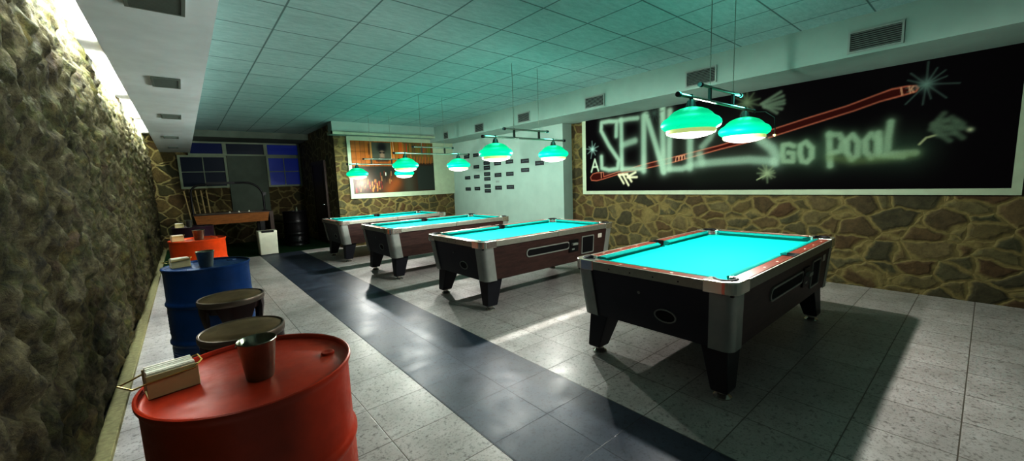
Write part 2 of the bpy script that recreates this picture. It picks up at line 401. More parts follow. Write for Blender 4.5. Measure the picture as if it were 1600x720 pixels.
STROKES = {
'S':[(4.468,2.204),(4.458,2.467),(4.63,2.491),(4.799,2.489),(4.81,2.341),(4.633,2.05),(4.412,1.763),(4.442,1.606),(4.637,1.59),(4.798,1.635),(4.806,1.851)],
'E1':[(4.36,2.478),(4.346,1.601)],
'E2':[(4.389,2.47),(4.198,2.474),(4.023,2.465)],
'E3':[(4.31,2.032),(4.198,2.057),(4.075,2.08)],
'E4':[(4.34,1.593),(3.953,1.582)],
'N1':[(3.9,2.481),(3.895,1.545)],
'N2':[(3.854,2.497),(3.675,1.985),(3.518,1.506)],
'N3':[(3.554,2.56),(3.523,1.529)],
'D1':[(3.423,2.496),(3.424,1.557)],
'D2':[(3.428,1.551),(3.199,1.547),(3.058,1.593)],
'D3':[(3.081,2.218),(3.072,1.551)],
'Z0':[(2.711,2.111),(2.776,1.98),(2.885,1.87)],
'Z1':[(2.962,1.608),(2.582,1.623),(2.218,1.627),(1.901,1.585)],
'Z2':[(2.075,1.889),(1.94,1.768),(1.872,1.655),(1.892,1.575)],
'Z3':[(2.923,1.75),(2.879,1.624)],
'G':[(1.683,1.77),(1.736,1.799),(1.804,1.793),(1.806,1.682),(1.787,1.582),(1.685,1.575),(1.685,1.678),(1.742,1.69)],
'O1':[(1.552,1.811),(1.607,1.775),(1.61,1.667),(1.581,1.569),(1.53,1.554),(1.483,1.61),(1.485,1.729),(1.552,1.811)],
'P1':[(1.316,1.892),(1.286,1.493)],
'P2':[(1.315,1.879),(1.214,1.867),(1.174,1.792),(1.195,1.67),(1.284,1.643)],
'O2':[(1.09,1.849),(1.139,1.788),(1.135,1.654),(1.083,1.561),(1.033,1.602),(1.03,1.755),(1.09,1.849)],
'O3':[(0.921,1.841),(0.967,1.771),(0.959,1.64),(0.906,1.571),(0.859,1.61),(0.855,1.759),(0.921,1.841)],
'L':[(0.761,1.958),(0.773,1.772),(0.771,1.604),(0.655,1.595),(0.544,1.597)],
'L2':[(0.857,1.845),(0.834,1.587),(0.639,1.569)],
'base':[(1.291,1.597),(1.055,1.537),(0.792,1.552),(0.551,1.587)],
'A1':[(5.052,1.574),(4.966,1.811),(4.882,1.588)],
'A2':[(5.011,1.666),(4.907,1.666)],
'cueT':[(4.921,1.551),(5.02,1.529),(5.08,1.465),(5.055,1.406),(4.923,1.395),(4.763,1.425),(4.369,1.517),(3.823,1.588),(3.383,1.654),(2.625,1.807)],
'cueT1':[(4.921,1.551),(4.761,1.552),(4.756,1.468),(4.369,1.561),(3.823,1.668),(3.384,1.737),(2.627,1.866),(1.997,2.003)],
'cueT2':[(1.984,2.006),(1.566,2.109),(1.161,2.199),(0.93,2.272),(0.775,2.319),(0.656,2.326),(0.583,2.317),(0.564,2.292),(0.579,2.257),(0.68,2.235),(0.862,2.202),(1.088,2.133),(1.446,2.044),(1.981,1.91)],
'cueB':[(2.625,1.807),(2.226,1.876),(2.026,1.902)],
'fer1':[(4.818,1.554),(4.813,1.444)],
'fer2':[(0.7,2.319),(0.686,2.242)],
'fer3':[(0.637,2.322),(0.622,2.25)],
'fer4':[(0.604,2.316),(0.617,2.288),(0.596,2.255)],
'fm':[(3.314,1.671),(3.304,1.746),(3.265,1.75),(3.258,1.679),(3.247,1.753),(3.214,1.755),(3.206,1.686),(3.196,1.76),(3.163,1.762),(3.158,1.704)],
'm1':[(4.413,1.489),(4.306,1.332)],
'm2':[(4.326,1.496),(4.204,1.298)],
'm3':[(4.232,1.487),(4.142,1.364)],
'm4':[(4.198,1.462),(4.06,1.524)],
'm5':[(4.226,1.439),(4.033,1.438)],
'm6':[(4.413,1.489),(4.226,1.499)],
'h1':[(2.089,2.377),(1.861,2.495)],
'h2':[(2.066,2.373),(1.831,2.437)],
'h3':[(2.054,2.346),(1.82,2.379)],
'h4':[(2.042,2.331),(1.818,2.338)],
'h5':[(2.042,2.331),(1.841,2.274)],
'h6':[(2.054,2.346),(1.894,2.229)],
'f0':[(0.517,1.685),(0.469,1.751),(0.394,1.772)],
'f1':[(0.428,1.874),(0.354,1.99)],
'f2':[(0.413,1.852),(0.298,1.943),(0.215,1.866)],
'f3':[(0.411,1.833),(0.267,1.863),(0.154,1.798)],
'f4':[(0.396,1.811),(0.29,1.818),(0.206,1.723)],
'f5':[(0.396,1.802),(0.295,1.703)],
'f6':[(0.439,1.836),(0.377,1.926),(0.256,1.89)],
'f7':[(0.429,1.894),(0.318,1.841),(0.225,1.82)],
'f8':[(0.38,1.77),(0.261,1.776)],
'tail':[(2.103,1.34),(1.995,1.402)]}

Ya,Yb,Za,Zb=-.147,5.18,1.20,2.57
P=Paint(Yb-Ya,Zb-Za,.0095,(12,8,12))
def T(k): return [(Yb-y,z-Za) for y,z in (STROKES[k] if isinstance(k,str) else k)]
# hazes of painted lamp glare and of over-spray
P.stroke(T([(3.3,1.9),(2.2,1.75)]),.42,(70,76,66),.38)  # slight grey glare below the lamps, painted into the board colour
P.stroke(T([(4.8,1.5),(3.0,1.5)]),.22,(44,54,44),.35); P.stroke(T([(2.9,1.4),(1.4,1.5)]),.16,(38,50,40),.4)
P.stroke(T([(1.3,1.66),(.6,1.62)]),.20,(70,92,76),.5); P.stroke(T([(1.78,1.68),(1.5,1.68)]),.17,(70,92,76),.5)
# the long red cue
red=(70,22,16)
P.fill(T('cueT1')[2:]+T([(1.98,1.91)])+T('cueB')[::-1]+T('cueT')[3:][::-1],red,.95)
P.fill(T([(4.92,1.551),(5.02,1.529),(5.08,1.465),(5.055,1.406),(4.92,1.395),(4.763,1.425),(4.369,1.53),(4.761,1.552)]),red,.9)
P.fill(T([(2.63,1.866),(1.997,2.003)])+T([(1.98,1.91),(2.626,1.80)]),red,.9)
P.fill(T('cueT2'),red,.95)
for k in ('cueT','cueT1','cueT2','cueB'): P.stroke(T(k),.010,(168,108,88),.85,3)
for k in ('fer1','fer2','fer3','fer4','fm'): P.stroke(T(k),.008,(190,150,124),.9,3)
let=(150,172,156)
for k,w,o in (('S',.042,.85),('E1',.045,.85),('E2',.042,.8),('E3',.06,.7),('E4',.045,.8),('N1',.055,.85),('N2',.05,.85),('N3',.055,.85),('D1',.05,.75),('D2',.05,.75),('D3',.055,.7),
    ('Z0',.05,.5),('Z1',.06,.62),('Z2',.065,.7),('Z3',.06,.6)):
    P.stroke(T(k),w*1.7,let,o*.25,2); P.stroke(T(k),w,let,o,3)
for k in ('G','O1','P1','P2','O2','O3','L','L2'): P.stroke(T(k),.062,(104,126,104),.4,2); P.stroke(T(k),.036,(138,160,138),.75,3)
P.stroke(T('base'),.05,(110,126,88),.4,2)
for k in ('A1','A2'): P.stroke(T(k),.020,(176,190,172),.85,3)
for k in ('m1','m2','m3','m4','m5','m6'): P.stroke(T(k),.022,(196,196,172),.9,3)
for k in ('h1','h2','h3','h4','h5','h6'): P.stroke(T(k),.022,(112,126,110),.75,2.5)
for k in ('f0',): P.stroke(T(k),.012,(150,156,126),.9,3)
for k in ('f1','f2','f3','f4','f5','f6','f7','f8'): P.stroke(T(k),.026,(92,108,92),.7,2.4)
P.stroke(T([(.16,1.80)]),.02,(170,176,150),.8)
P.stroke(T('tail'),.010,(150,160,130),.9,3)
def star(c,r,n,col,w=.010,core=.05,seed=1):
    rnd=random.Random(seed)
    for i in range(n):
        a=2*PI*i/n+rnd.uniform(-.15,.15); L=r*rnd.uniform(.6,1.05)
        P.stroke(T([(c[0],c[1]),(c[0]+L*math.cos(a),c[1]+L*math.sin(a))]),w,col,.42,2.0)
    P.stroke(T([c]),core,col,.8,2)
star((5.02,2.008),.17,9,(150,176,168),.011,.055,2); star((2.27,2.43),.20,11,(104,118,96),.014,.08,3)
star((.505,2.319),.24,13,(104,126,118),.008,.06,4); star((1.98,1.427),.13,12,(136,150,124),.012,.06,5); star((3.70,2.50),.16,10,(70,84,78),.012,.05,6)
mural=tag(empty('mural_board',(6.29,2.5,1.13)),'long black board spray-painted with pale graffiti letters and a red cue','mural')
P.mesh('painted_panel',lambda x,y,_:(-.02,Yb-x-2.5,Za+y-1.13),M['mural'],mural)
MB().box(-.03,.03,-.215-2.5,5.27-2.5,0,.07).box(-.03,.03,5.18-2.5,5.27-2.5,.07,1.44).box(-.03,.03,-.215-2.5,-.147-2.5,.07,1.44).box(-.012,.03,-.147-2.5,5.18-2.5,.07,1.44).build('frame',M['white_frame'],mural)

# the printed photo mural over the last table
W,H_=2.21,1.28
Q=Paint(W,H_,.01,(52,40,28)); P2=Q
u=lambda a:a*W
v=lambda b:(1-b)*H_
Q.rect(0,u(.62),v(.48),v(0),(150,98,38)); rnd=random.Random(4)
for i in range(13):
    x=u(.05*i); Q.rect(x,x+.012,v(.48),v(0),(84,54,24),.8); Q.rect(x+.012,x+u(.05),v(.48),v(0),(rnd.randint(120,165),rnd.randint(76,100),rnd.randint(26,44)),.6)
Q.rect(u(.6),u(1),v(.42),v(0),(104,84,52))
for i in range(26):
    x=u(.6+.4*i/26); Q.rect(x,x+u(.010),v(rnd.uniform(.2,.45)),v(rnd.uniform(0,.1)),(rnd.randint(60,170),rnd.randint(50,120),rnd.randint(26,60)),.8)
for i in range(10):
    x=u(.62+.038*i); Q.stroke([(x,v(.42)),(x+.03,v(.30))],.02,(150,96,44),.8)
Q.rect(u(.235),u(.455),v(.36),v(.02),(74,78,66))            # portrait sheet
Q.stroke([(u(.35),v(.12))],.13,(16,16,18),.97,4)           # dark hair
Q.stroke([(u(.35),v(.22)),(u(.35),v(.30))],.062,(128,112,96),.95,4)   # face
Q.stroke([(u(.325),v(.22)),(u(.338),v(.22))],.018,(18,16,16),.9,4); Q.stroke([(u(.362),v(.22)),(u(.375),v(.22))],.018,(18,16,16),.9,4); Q.stroke([(u(.32),v(.212)),(u(.38),v(.212))],.005,(18,16,16),.9,4)
Q.stroke([(u(.335),v(.315)),(u(.365),v(.315))],.006,(84,50,44),.9,4)
Q.stroke([(u(.29),v(.36)),(u(.41),v(.36))],.05,(40,44,40),.8,4)
Q.rect(u(.22),u(.235),v(.36),v(.02),(176,130,64),.8); Q.rect(u(.455),u(.47),v(.36),v(.02),(176,130,64),.8); Q.stroke([(u(.485),v(0)),(u(.49),v(.33))],.006,(190,180,150),.9,4)
Q.stroke([(u(.2),v(.06)),(u(.2),v(.25))],.016,(40,26,16),.8)
Q.rect(u(0),u(.78),v(1),v(.48),(58,46,32),.9)
Q.stroke([(u(.30),v(.58)),(u(.5),v(.62))],.16,(40,50,44),.8); Q.stroke([(u(.5),v(.80)),(u(.42),v(.95))],.17,(136,84,42),.7)
Q.stroke([(u(.65),v(.55)),(u(.66),v(.95))],.16,(70,72,60),.8); Q.stroke([(u(.12),v(.72)),(u(.1),v(.8))],.16,(112,92,52),.5)
Q.rect(u(.77),u(1),v(.98),v(.47),(46,54,48),.95)
for i in range(46):
    x=u(rnd.uniform(.02,.33)); y=v(rnd.uniform(.78,.98)); Q.stroke([(x,y),(x+.01,y+rnd.uniform(.03,.11))],rnd.uniform(.008,.018),rnd.choice([(128,40,26),(92,30,22),(150,110,66),(170,120,60),(60,24,18)]),.85,3)
for i in range(12):
    x=u(rnd.uniform(.3,.46)); y=v(rnd.uniform(.66,.9)); Q.stroke([(x,y),(x,y+.10)],.014,rnd.choice([(150,120,80),(40,30,24),(120,60,36)]),.8,3)
Q.stroke([(u(.375),v(.66)),(u(.375),v(.61))],.013,(196,196,180),.95,4)
pic=tag(empty('photo_mural',(4.315,PY-.03,1.92)),'brown printed photo mural with a portrait and bottles behind the farthest table','picture')
Q.mesh('print',lambda x,y,_:(-W/2+x,-.004,y-H_/2),M['photo'],pic)
MB().box(-W/2,W/2,-.003,.028,-H_/2,H_/2).build('backing_board',M['brown_wood'],pic)

# ------------------------------------------------------------------ vents
def vent(loc,rz,w,h,label,face='wall',group=None,n=8):
    r=tag(empty('air_vent',loc,rz),label,'vent',group)
    f=.018
    s=MB().box(-w/2,w/2,-.012,0,-h/2,-h/2+f).box(-w/2,w/2,-.012,0,h/2-f,h/2).box(-w/2,-w/2+f,-.012,0,-h/2+f,h/2-f).box(w/2-f,w/2,-.012,0,-h/2+f,h/2-f)
    s.build('vent_frame',M['vent'],r)
    MB().box(-w/2+f,w/2-f,-.002,0,-h/2+f,h/2-f).build('vent_backing',M['vent_dark'],r)
    s=MB(); n=int((h-2*f)/.019)
    for i in range(n):
        z=-h/2+f+(i+.5)*(h-2*f)/n
        s.add([(-w/2+f,-.003,z+.004),(w/2-f,-.003,z+.004),(w/2-f,-.011,z-.004),(-w/2+f,-.011,z-.004),(-w/2+f,-.003,z+.007),(w/2-f,-.003,z+.007),(w/2-f,-.011,z-.001),(-w/2+f,-.011,z-.001)],[(0,1,2,3),(7,6,5,4),(3,2,6,7),(0,3,7,4),(1,0,4,5),(2,1,5,6)])
    s.build('louvres',M['vent'],r)
    if face=='ceiling': r.rotation_euler=(PI/2,0,rz)
    return r
WG='vents in the bulkhead of the right wall'
for i,(y,w,z,h) in enumerate([(.81,.41,2.705,.21),(2.50,.40,2.705,.21),(4.23,.40,2.69,.19),(5.98,.36,2.69,.19),(7.51,.35,2.68,.19),(9.0,.26,2.67,.18)]):
    lab=['large grey louvred vent high above the right end of the graffiti board','grey louvred vent in the bulkhead just above the nearest lamp rail','grey vent in the bulkhead above the left end of the graffiti board','grey vent in the bulkhead right above the upper rail of the second lamp','grey vent in the bulkhead touching the left end of the second lamp rail','small grey vent in the bulkhead at the corner beside the photo mural'][i]
    vent((5.35,y,z),-PI/2,w,h,lab,group=WG)
SG='vents in the lowered soffit above the rock wall'
for i,(y,w) in enumerate([(2.95,.26),(5.06,.21),(7.22,.21),(9.85,.22),(12.0,.18)]):
    lab=['big dark louvred vent in the soffit at the top edge of the photo','grey soffit vent with a bright edge, second from the camera','narrow grey soffit vent, third from the camera','thin soffit vent, fourth from the camera','tiny soffit vent nearest the bay windows'][i]
    vent((-.005 if i<3 else -.05,y,2.5),0,w,.40 if i==1 else .36,lab,'ceiling',SG)

# ------------------------------------------------------------------ fluorescent tubes in the slot over the rock wall
TG='fluorescent tubes in the light slot'
for i,(y0,y1) in enumerate([(1.0,3.2),(3.5,5.55),(6.05,8.3),(8.75,10.6),(10.95,13.0)]):
    r=tag(empty('tube_light',(-.41,(y0+y1)/2,2.885)),['white tube light in the slot nearest the camera','long glaring white tube light in the slot, at the top edge of the photo','white tube light in the slot beside the second soffit vent','white tube light in the slot beside the third and fourth soffit vents','last tube light in the slot, beside the back wall'][i],'light',TG)
    L=(y1-y0)/2
    MB().box(-.02,.05,-L,L,.012,.05).build('batten',M['white_plastic'],r)
    MB().tube([(0.0,-L+.02,-.015),(0.0,L-.02,-.015)],.019,10).build('tube',M['tube'],r,60)
    MB().box(-.02,.02,-L-.005,-L+.03,-.04,.012).build('end_cap',M['white_plastic'],r)
    MB().box(-.02,.02,L-.03,L+.005,-.04,.012).build('end_cap',M['white_plastic'],r)

# ------------------------------------------------------------------ pool table
A,B_=1.175,.625
def on_side(x,z,off,sgn=-1):   # point on the slanted long side
    t=(z-.35)/.395; y=(B_-.055)+(.025)*t+off; return (x,sgn*y,z)
def on_end(y,z,off,sgn=-1):
    t=(z-.35)/.395; x=(A-.085)+(.055)*t+off; return (sgn*x,y,z)
def plate(mapper,poly,o0,o1,name,mat,parent,hole=None):
    s=MB()
    if hole is None: s.loft([[mapper(a,b,o0) for a,b in poly],[mapper(a,b,o1) for a,b in poly]])
    else:
        n=len(poly); R=[[mapper(a,b,o) for a,b in pl] for pl,o in ((poly,o0),(poly,o1),(hole,o1),(hole,o0))]; R.append(R[0]); s.loft(R,False,False)
    return s.build(name,M[mat] if isinstance(mat,str) else mat,parent)
def rr2(cx,cz,w,h,r,seg=6): return [(cx+x,cz+y) for x,y in rrect(w/2,h/2,min(r,w/2-1e-4,h/2-1e-4),seg)]

def make_table():
    T_=empty('pool_table',(0,0,0))
    pc=.105; pr=.06     # corner pocket centre inset and radius
    # slate bed with cut-outs for the pockets
    a,b=A-.10,B_-.10
    out=[]
    def arc(cx,cy,r,a0,a1,n=10): return [(cx+r*math.cos(math.radians(a0+(a1-a0)*i/n)),cy+r*math.sin(math.radians(a0+(a1-a0)*i/n))) for i in range(n+1)]
    def corner(sx,sy):   # concave arc around pocket centre for ++ corner, traversed ccw
        cx,cy=A-pc,B_-pc
        pts=[(a,cy-.075)]+arc(cx,cy,.062,-70,-200)+[(cx-.075,b)]
        return pts
    def side_arc(): return [(.07,b)]+arc(0,b+.01,.055,0,-180)[0:]+[(-.07,b)]
    q1=corner(1,1)
    top=q1+side_arc(); left=[(-x,y) for x,y in q1[::-1]]
    half=top+left
    poly=half+[(-x,-y) for x,y in half]
    MB().prism(poly,.715,.757).build('playing_bed',M['cloth'],T_)
    # pocket cups
    for sx in (-1,1):
        for sy in (-1,1):
            c=(sx*(A-pc),sy*(B_-pc),0)
            MB().lathe([(.03,.66),(.062,.665),(.066,.70),(.066,.745),(.070,.762)],c,20,True).build('pocket',M['black_leather'],T_,50)
    for sy in (-1,1):
        MB().lathe([(.03,.66),(.055,.665),(.058,.70),(.058,.745)],(0,sy*(B_-.085),0),20,True).build('pocket',M['black_leather'],T_,50)
    # cushions: profile (distance inwards from the wood, z)
    prof=[(0,.735),(0,.800),(.014,.803),(.050,.793),(.053,.785),(.036,.758),(.030,.735)]
    def cushion(p0,p1,inw,m0,m1):
        d=(Vector(p1)-Vector(p0)).normalized(); i_=Vector(inw); rings=[]
        for base,m,sg in ((Vector(p0),m0,1),(Vector(p1),m1,-1)):
            rings.append([tuple((base+i_*t+d*(sg*m*t/.05)).to_3d()+Vector((0,0,z))) for t,z in prof])
        if d.cross(i_) <0: rings=rings[::-1]
        MB().loft(rings).build('cushion',M['cloth_shaded'],T_)
    ax,by=A-.10,B_-.10
    for sy in (-1,1):
        for sx in (-1,1):
            cushion((sx*.062,sy*by),(sx*(ax-.085),sy*by),(0,-sy),.018,.05)
    for sx in (-1,1):
        cushion((sx*ax,-(by-.085)),(sx*ax,by-.085),(-sx,0),.05,.05)
    # wooden rails with inlaid sights, an aluminium strip outside
    def railpiece(x0,x1,y0,y1,long,dots,outer):
        s=MB(); bv=.006
        s.loft([[(x0,y0,.74),(x1,y0,.74),(x1,y1,.74),(x0,y1,.74)],[(x0,y0,.796),(x1,y0,.796),(x1,y1,.796),(x0,y1,.796)],
                [(x0+bv,y0+bv,.802),(x1-bv,y0+bv,.802),(x1-bv,y1-bv,.802),(x0+bv,y1-bv,.802)]])
        for (dx,dy) in dots:
            s.add([(dx+.010*math.cos(k*PI/6)*(1.3 if long else .8),dy+.010*math.sin(k*PI/6)*(.8 if long else 1.3),.8026) for k in range(12)],[tuple(range(12))],1)
        s.build('rail',[M['rail_wood'],M['sticker']],T_)
    o=.014
    for sy in (-1,1):
        ys=sorted((sy*(B_-o),sy*by))
        for sx in (-1,1):
            xs=sorted((sx*.062,sx*(A-.20)))
            dots=[(sx*(.062+.25*k+.02),sy*(B_-.05)) for k in (1,2,3)]
            railpiece(xs[0],xs[1],ys[0],ys[1],True,dots,sy)
        yo=sorted((sy*B_,sy*(B_-o)))
        for sx in (-1,1):
            xs=sorted((sx*.002,sx*(A-.20)))
            MB().box(xs[0],xs[1],yo[0],yo[1],.738,.803).build('rail_strip',M['alu'],T_,bevel=.003)
        # black moulded side pocket mouth
        pm=[(.062,sy*(B_-o)),(.062,sy*by)]+[(x,sy*abs(y)) for x,y in arc(0,B_-.085,.052,20,160,10)]+[(-.062,sy*by),(-.062,sy*(B_-o))]
        if sy<0: pass
        else: pm=pm
        area=sum(pm[i][0]*pm[(i+1)%len(pm)][1]-pm[(i+1)%len(pm)][0]*pm[i][1] for i in range(len(pm)))
        if area<0: pm=pm[::-1]
        MB().prism(pm,.735,.806).build('pocket_mouth',M['black_leather'],T_)
    for sx in (-1,1):
        xs=sorted((sx*(A-o),sx*ax))
        railpiece(xs[0],xs[1],-(B_-.20),B_-.20,False,[(sx*(A-.05),k*.2) for k in (-1,0,1)],sx)
        xo=sorted((sx*A,sx*(A-o)))
        s=MB().box(xo[0],xo[1],-(B_-.20),B_-.20,.738,.803)
        st=s.build('rail_strip',M['alu'],T_,bevel=.003)
        for k in (-.27,-.09,.09,.27):
            s=MB(); s.add([(sx*(A+.0006),k+.006*math.cos(j*PI/4)*sx,.764+.006*math.sin(j*PI/4)) for j in range(8)],[tuple(range(8))])
            s.build('screw',M['black_plastic'],st)
    # polished corner castings
    R=.085
    for sx in (-1,1):
        for sy in (-1,1):
            cx,cy=A-pc,B_-pc
            outer=[(A,B_-.20)]+arc(A-R,B_-R,R,0,90,8)+[(A-.20,B_)]
            inner=[(A-.20,B_-.10)]+[(cx-.062,B_-.10-.012)]+arc(cx,cy,.06,150,-60,14)+[(A-.112,cy-.062),(A-.10,B_-.20)]
            pl=[(sx*x,sy*y) for x,y in outer+inner]
            if sx*sy<0: pl=pl[::-1]
            s=MB().prism(pl,.728,.808)
            c=s.build('corner_casting',M['chrome'],T_,bevel=.005)
            # black liner on the pocket edge
            pts=[(sx*x,sy*y,.802) for x,y in arc(cx,cy,.062,155,-65,14)]
            MB().tube(pts,.013,8).build('pocket_liner',M['black_leather'],c,60)
    # cabinet
    lo=rrect(A-.085,B_-.055,.05); hi=rrect(A-.03,B_-.03,.05)
    ring=lambda pl,z,d=0:[(x,y,z) for x,y in pl]
    MB().loft([ring(lo,.35),ring(hi,.745)]).build('cabinet',M['navy_lam'],T_,40)
    MB().box(-(A-.03),A-.03,-(B_-.03),-(B_-.12),.715,.74).box(-(A-.03),A-.03,B_-.12,B_-.03,.715,.74).build('under_frame',M['black_plastic'],T_)
    for sy in (-1,1):
        w0=A-.085-.075; w1=A-.03-.075
        f=lambda x,z,off: on_side(x,z,off,sy)
        pl=[(-w0,.355),(w0,.355),(w1,.738),(-w1,.738)]
        rings=[[f(x,z,0.001) for x,z in pl],[f(x,z,.007) for x,z in pl]]
        if sy>0: rings=rings[::-1]
        MB().loft(rings).build('side_panel',M['mahogany'],T_)
    for sx in (-1,1):
        for sy in (-1,1):
            ang=range(0,91,10)
            def strip(hx,hy,z,off,ext=.085):
                r=.05; pts=[(hx+off,hy-r-ext)]
                pts+=[(hx-r+(r+off)*math.cos(math.radians(t)),hy-r+(r+off)*math.sin(math.radians(t))) for t in ang]
                pts+=[(hx-r-ext,hy+off)]
                return [(sx*x,sy*y,z) for x,y in pts]
            s=MB(); o0=strip(A-.085,B_-.055,.345,.011); o1=strip(A-.03,B_-.03,.73,.011); i0=strip(A-.085,B_-.055,.345,.0); i1=strip(A-.03,B_-.03,.73,.0)
            s.loft([o0+i0[::-1],o1+i1[::-1]]); s.build('corner_panel',M['panel_silver'],T_,40)
    # fittings on the front long side (towards -y) : ball trough, coin unit, ball window, sticker
    f=lambda x,z,off: on_side(x,z,off,-1)
    g=lambda y,z,off: on_end(y,z,off,-1)
    tr=plate(f,rr2(-.14,.592,.74,.085,.04),.007,.012,'ball_trough','dark_void',T_)
    plate(f,rr2(-.14,.592,.76,.105,.05),.007,.018,'trough_frame','ring',tr,rr2(-.14,.592,.73,.075,.037))
    co=plate(f,rr2(.315,.575,.175,.16,.01),.007,.022,'coin_unit','black_plastic',T_)
    plate(f,rr2(.315,.60,.10,.03,.006),.022,.05,'coin_slide','ring',co)
    plate(f,rr2(.30,.53,.05,.02,.004),.022,.026,'coin_plate','ring',co)
    w=plate(f,rr2(.605,.557,.235,.225,.012),.007,.010,'ball_window','dark_void',T_)
    plate(f,rr2(.605,.557,.255,.245,.015),.007,.018,'window_trim','ring',w,rr2(.605,.557,.225,.215,.01))
    plate(f,rr2(.87,.648,.085,.06,.006),.007,.009,'label_sticker','sticker',T_)
    e=[( -.15+.082*math.cos(k*PI/12),.487+.050*math.sin(k*PI/12)) for k in range(24)]; e2=[(-.15+.072*math.cos(k*PI/12),.487+.041*math.sin(k*PI/12)) for k in range(24)]
    c=plate(g,e2[::-1],.0,.004,'cue_ball_return','dark_void',T_); plate(g,e[::-1],.0,.010,'return_ring','ring',c,e2[::-1])
    e=[(.045+.011*math.cos(k*PI/6),.62+.011*math.sin(k*PI/6)) for k in range(12)][::-1]
    plate(g,e,.0,.006,'lock','ring',T_)
    # legs
    for sx in (-1,1):
        for sy in (-1,1):
            def q(z,x0,y0,w,d): 
                pl=[(sx*x0,sy*y0),(sx*(x0-w),sy*y0),(sx*(x0-w),sy*(y0-d)),(sx*x0,sy*(y0-d))]
                if sx*sy<0: pl=pl[::-1]
                return [(x,y,z) for x,y in pl]
            s=MB().loft([q(.055,A-.10,B_-.075,.13,.10),q(.07,A-.097,B_-.072,.138,.108),q(.365,A-.115,B_-.085,.215,.175)])
            l=s.build('leg',M['leg'],T_,bevel=.006)
            fx,fy=sx*(A-.17),sy*(B_-.13)
            MB().lathe([(.055,0),(.057,.010),(.040,.022),(.030,.03),(.030,.06)],(fx,fy,0),16,True,True).build('foot',M['chrome'],l,40)
    return T_
tabs=[((3.575,1.51),'nearest pool table with turquoise cloth, dark cabinet and polished corner castings'),
      ((3.57,4.04),'second pool table from the camera, turquoise cloth, its ball window and coin slot in view'),
      ((3.46,6.26),'third pool table from the camera, brown side mostly hidden behind the second table'),
      ((3.38,8.43),'farthest pool table, in front of the wall with the photo mural')]
t0=make_table()
ts=[t0]+[copy_tree(t0) for _ in range(3)]
for o,((x,y),lab) in zip(ts,tabs):
    o.location=(x,y,0.0016); tag(o,lab,'pool table','coin-operated pool tables')

# ------------------------------------------------------------------ lamps over the tables
def make_lamp():
    r=empty('billiard_lamp',(0,0,0))     # origin at the level of the lower rail
    ra=MB().tube([(-.72,0,0),(.72,0,0)],.013,10).build('rail',M['rail_metal'],r,50)
    MB().tube([(-.745,0,0),(-.715,0,0)],.019,10).build('end_cap',M['black_plastic'],ra,50); MB().tube([(.715,0,0),(.745,0,0)],.019,10).build('end_cap',M['black_plastic'],ra,50)
    up=MB().tube([(-.38,0,.11),(.38,0,.11)],.012,10).build('upper_rail',M['rail_metal'],r,50)
    MB().tube([(-.405,0,.11),(-.375,0,.11)],.018,10).build('end_cap',M['black_plastic'],up,50); MB().tube([(.375,0,.11),(.405,0,.11)],.018,10).build('end_cap',M['black_plastic'],up,50)
    for x in (-.225,.225):
        MB().box(x-.012,x+.012,-.01,.01,.0,.12).build('strut',M['cap_dark'],r)
        MB().tube([(x,0,.115),(x,0,1.5)],.003,6).build('suspension_cable',M['rail_metal'],r)
        MB().lathe([(.03,1.0),(.03,1.0)],(x,0,0),8)
    for x in (-.54,.50):
        d=-.275
        c=MB().lathe([(.012,.02),(.016,-.02),(.028,-.03),(.040,-.075),(.048,-.082)],(x,0,0),20,True,True).build('shade_cap',M['cap_dark'],r,40)
        prof=[(.176,.030),(.190,.036),(.210,.055),(.217,.078),(.213,.100),(.196,.124),(.172,.140),(.163,.148),(.150,.166),(.122,.192),(.085,.210),(.046,.222)]
        s=MB().lathe([(rr,.03+(z-.03)*.88) for rr,z in prof],(0,0,0),48,False,True)
        sh=s.build('shade',M['shade'],r,60); sh.location=(x,0,d)
        MB().lathe([(.171,.0),(.179,.014),(.178,.031)],(0,0,0),48).build('shade_rim',M['rim_glass'],sh,60)
        MB().lathe([(.0005,-.034),(.06,-.031),(.11,-.022),(.15,-.009),(.170,.001)],(0,0,0),48).build('glowing_diffuser',M['glow'],sh,60)
        li=bpy.data.lights.new('bulb','POINT'); li.energy=LAMP_W; li.shadow_soft_size=.022; li.color=(1,.97,.93)
        lo=bpy.data.objects.new('bulb',li); C.objects.link(lo); lo.parent=sh; lo.location=(0,0,-.085)
        li=bpy.data.lights.new('shade_glow','POINT'); li.energy=GREEN_W; li.shadow_soft_size=.1; li.color=(.26,1,.88)
        lo=bpy.data.objects.new('shade_glow',li); C.objects.link(lo); lo.parent=sh; lo.location=(0,0,.36)
    return r
LAMP_W,GREEN_W=104,5.2
l0=make_lamp()
ls_=[l0]+[copy_tree(l0) for _ in range(3)]
for o,(x,y,z),lab in zip(ls_,[(3.6,1.5,2.035),(3.65,4.03,2.01),(3.46,6.27,1.975),(3.38,8.42,1.915)],
    ['nearest hanging lamp, two green shades in front of the graffiti board','second hanging lamp, two green shades in front of the white wall with black cards','third hanging lamp, one green shade before the photo mural, one before the white wall','farthest hanging lamp, its left green shade at the left edge of the photo mural']):
    o.location=(x,y,z); tag(o,lab,'lamp','green twin lamps over the pool tables')
    for ch in kids(o):
        if ch.name.startswith('suspension_cable'):
            ch.scale=(1,1,1); 
            ch.data=ch.data.copy()
            for v_ in ch.data.vertices:
                if v_.co.z>1: v_.co.z=CZ-z
cd=MB().tube([(.72,0,-.01),(.66,-.12,-.03),(.60,-.215,-.10),(.57,-.232,-.18),(.565,-.232,-.25)],.004,6).build('loose_cord',M['cap_dark'],l0,60)
MB().lathe([(.002,-.012),(.011,-.006),(.011,.006),(.002,.012)],(.565,-.232,-.26),10,True,True).build('cord_switch',M['rim_glass'],cd,60)

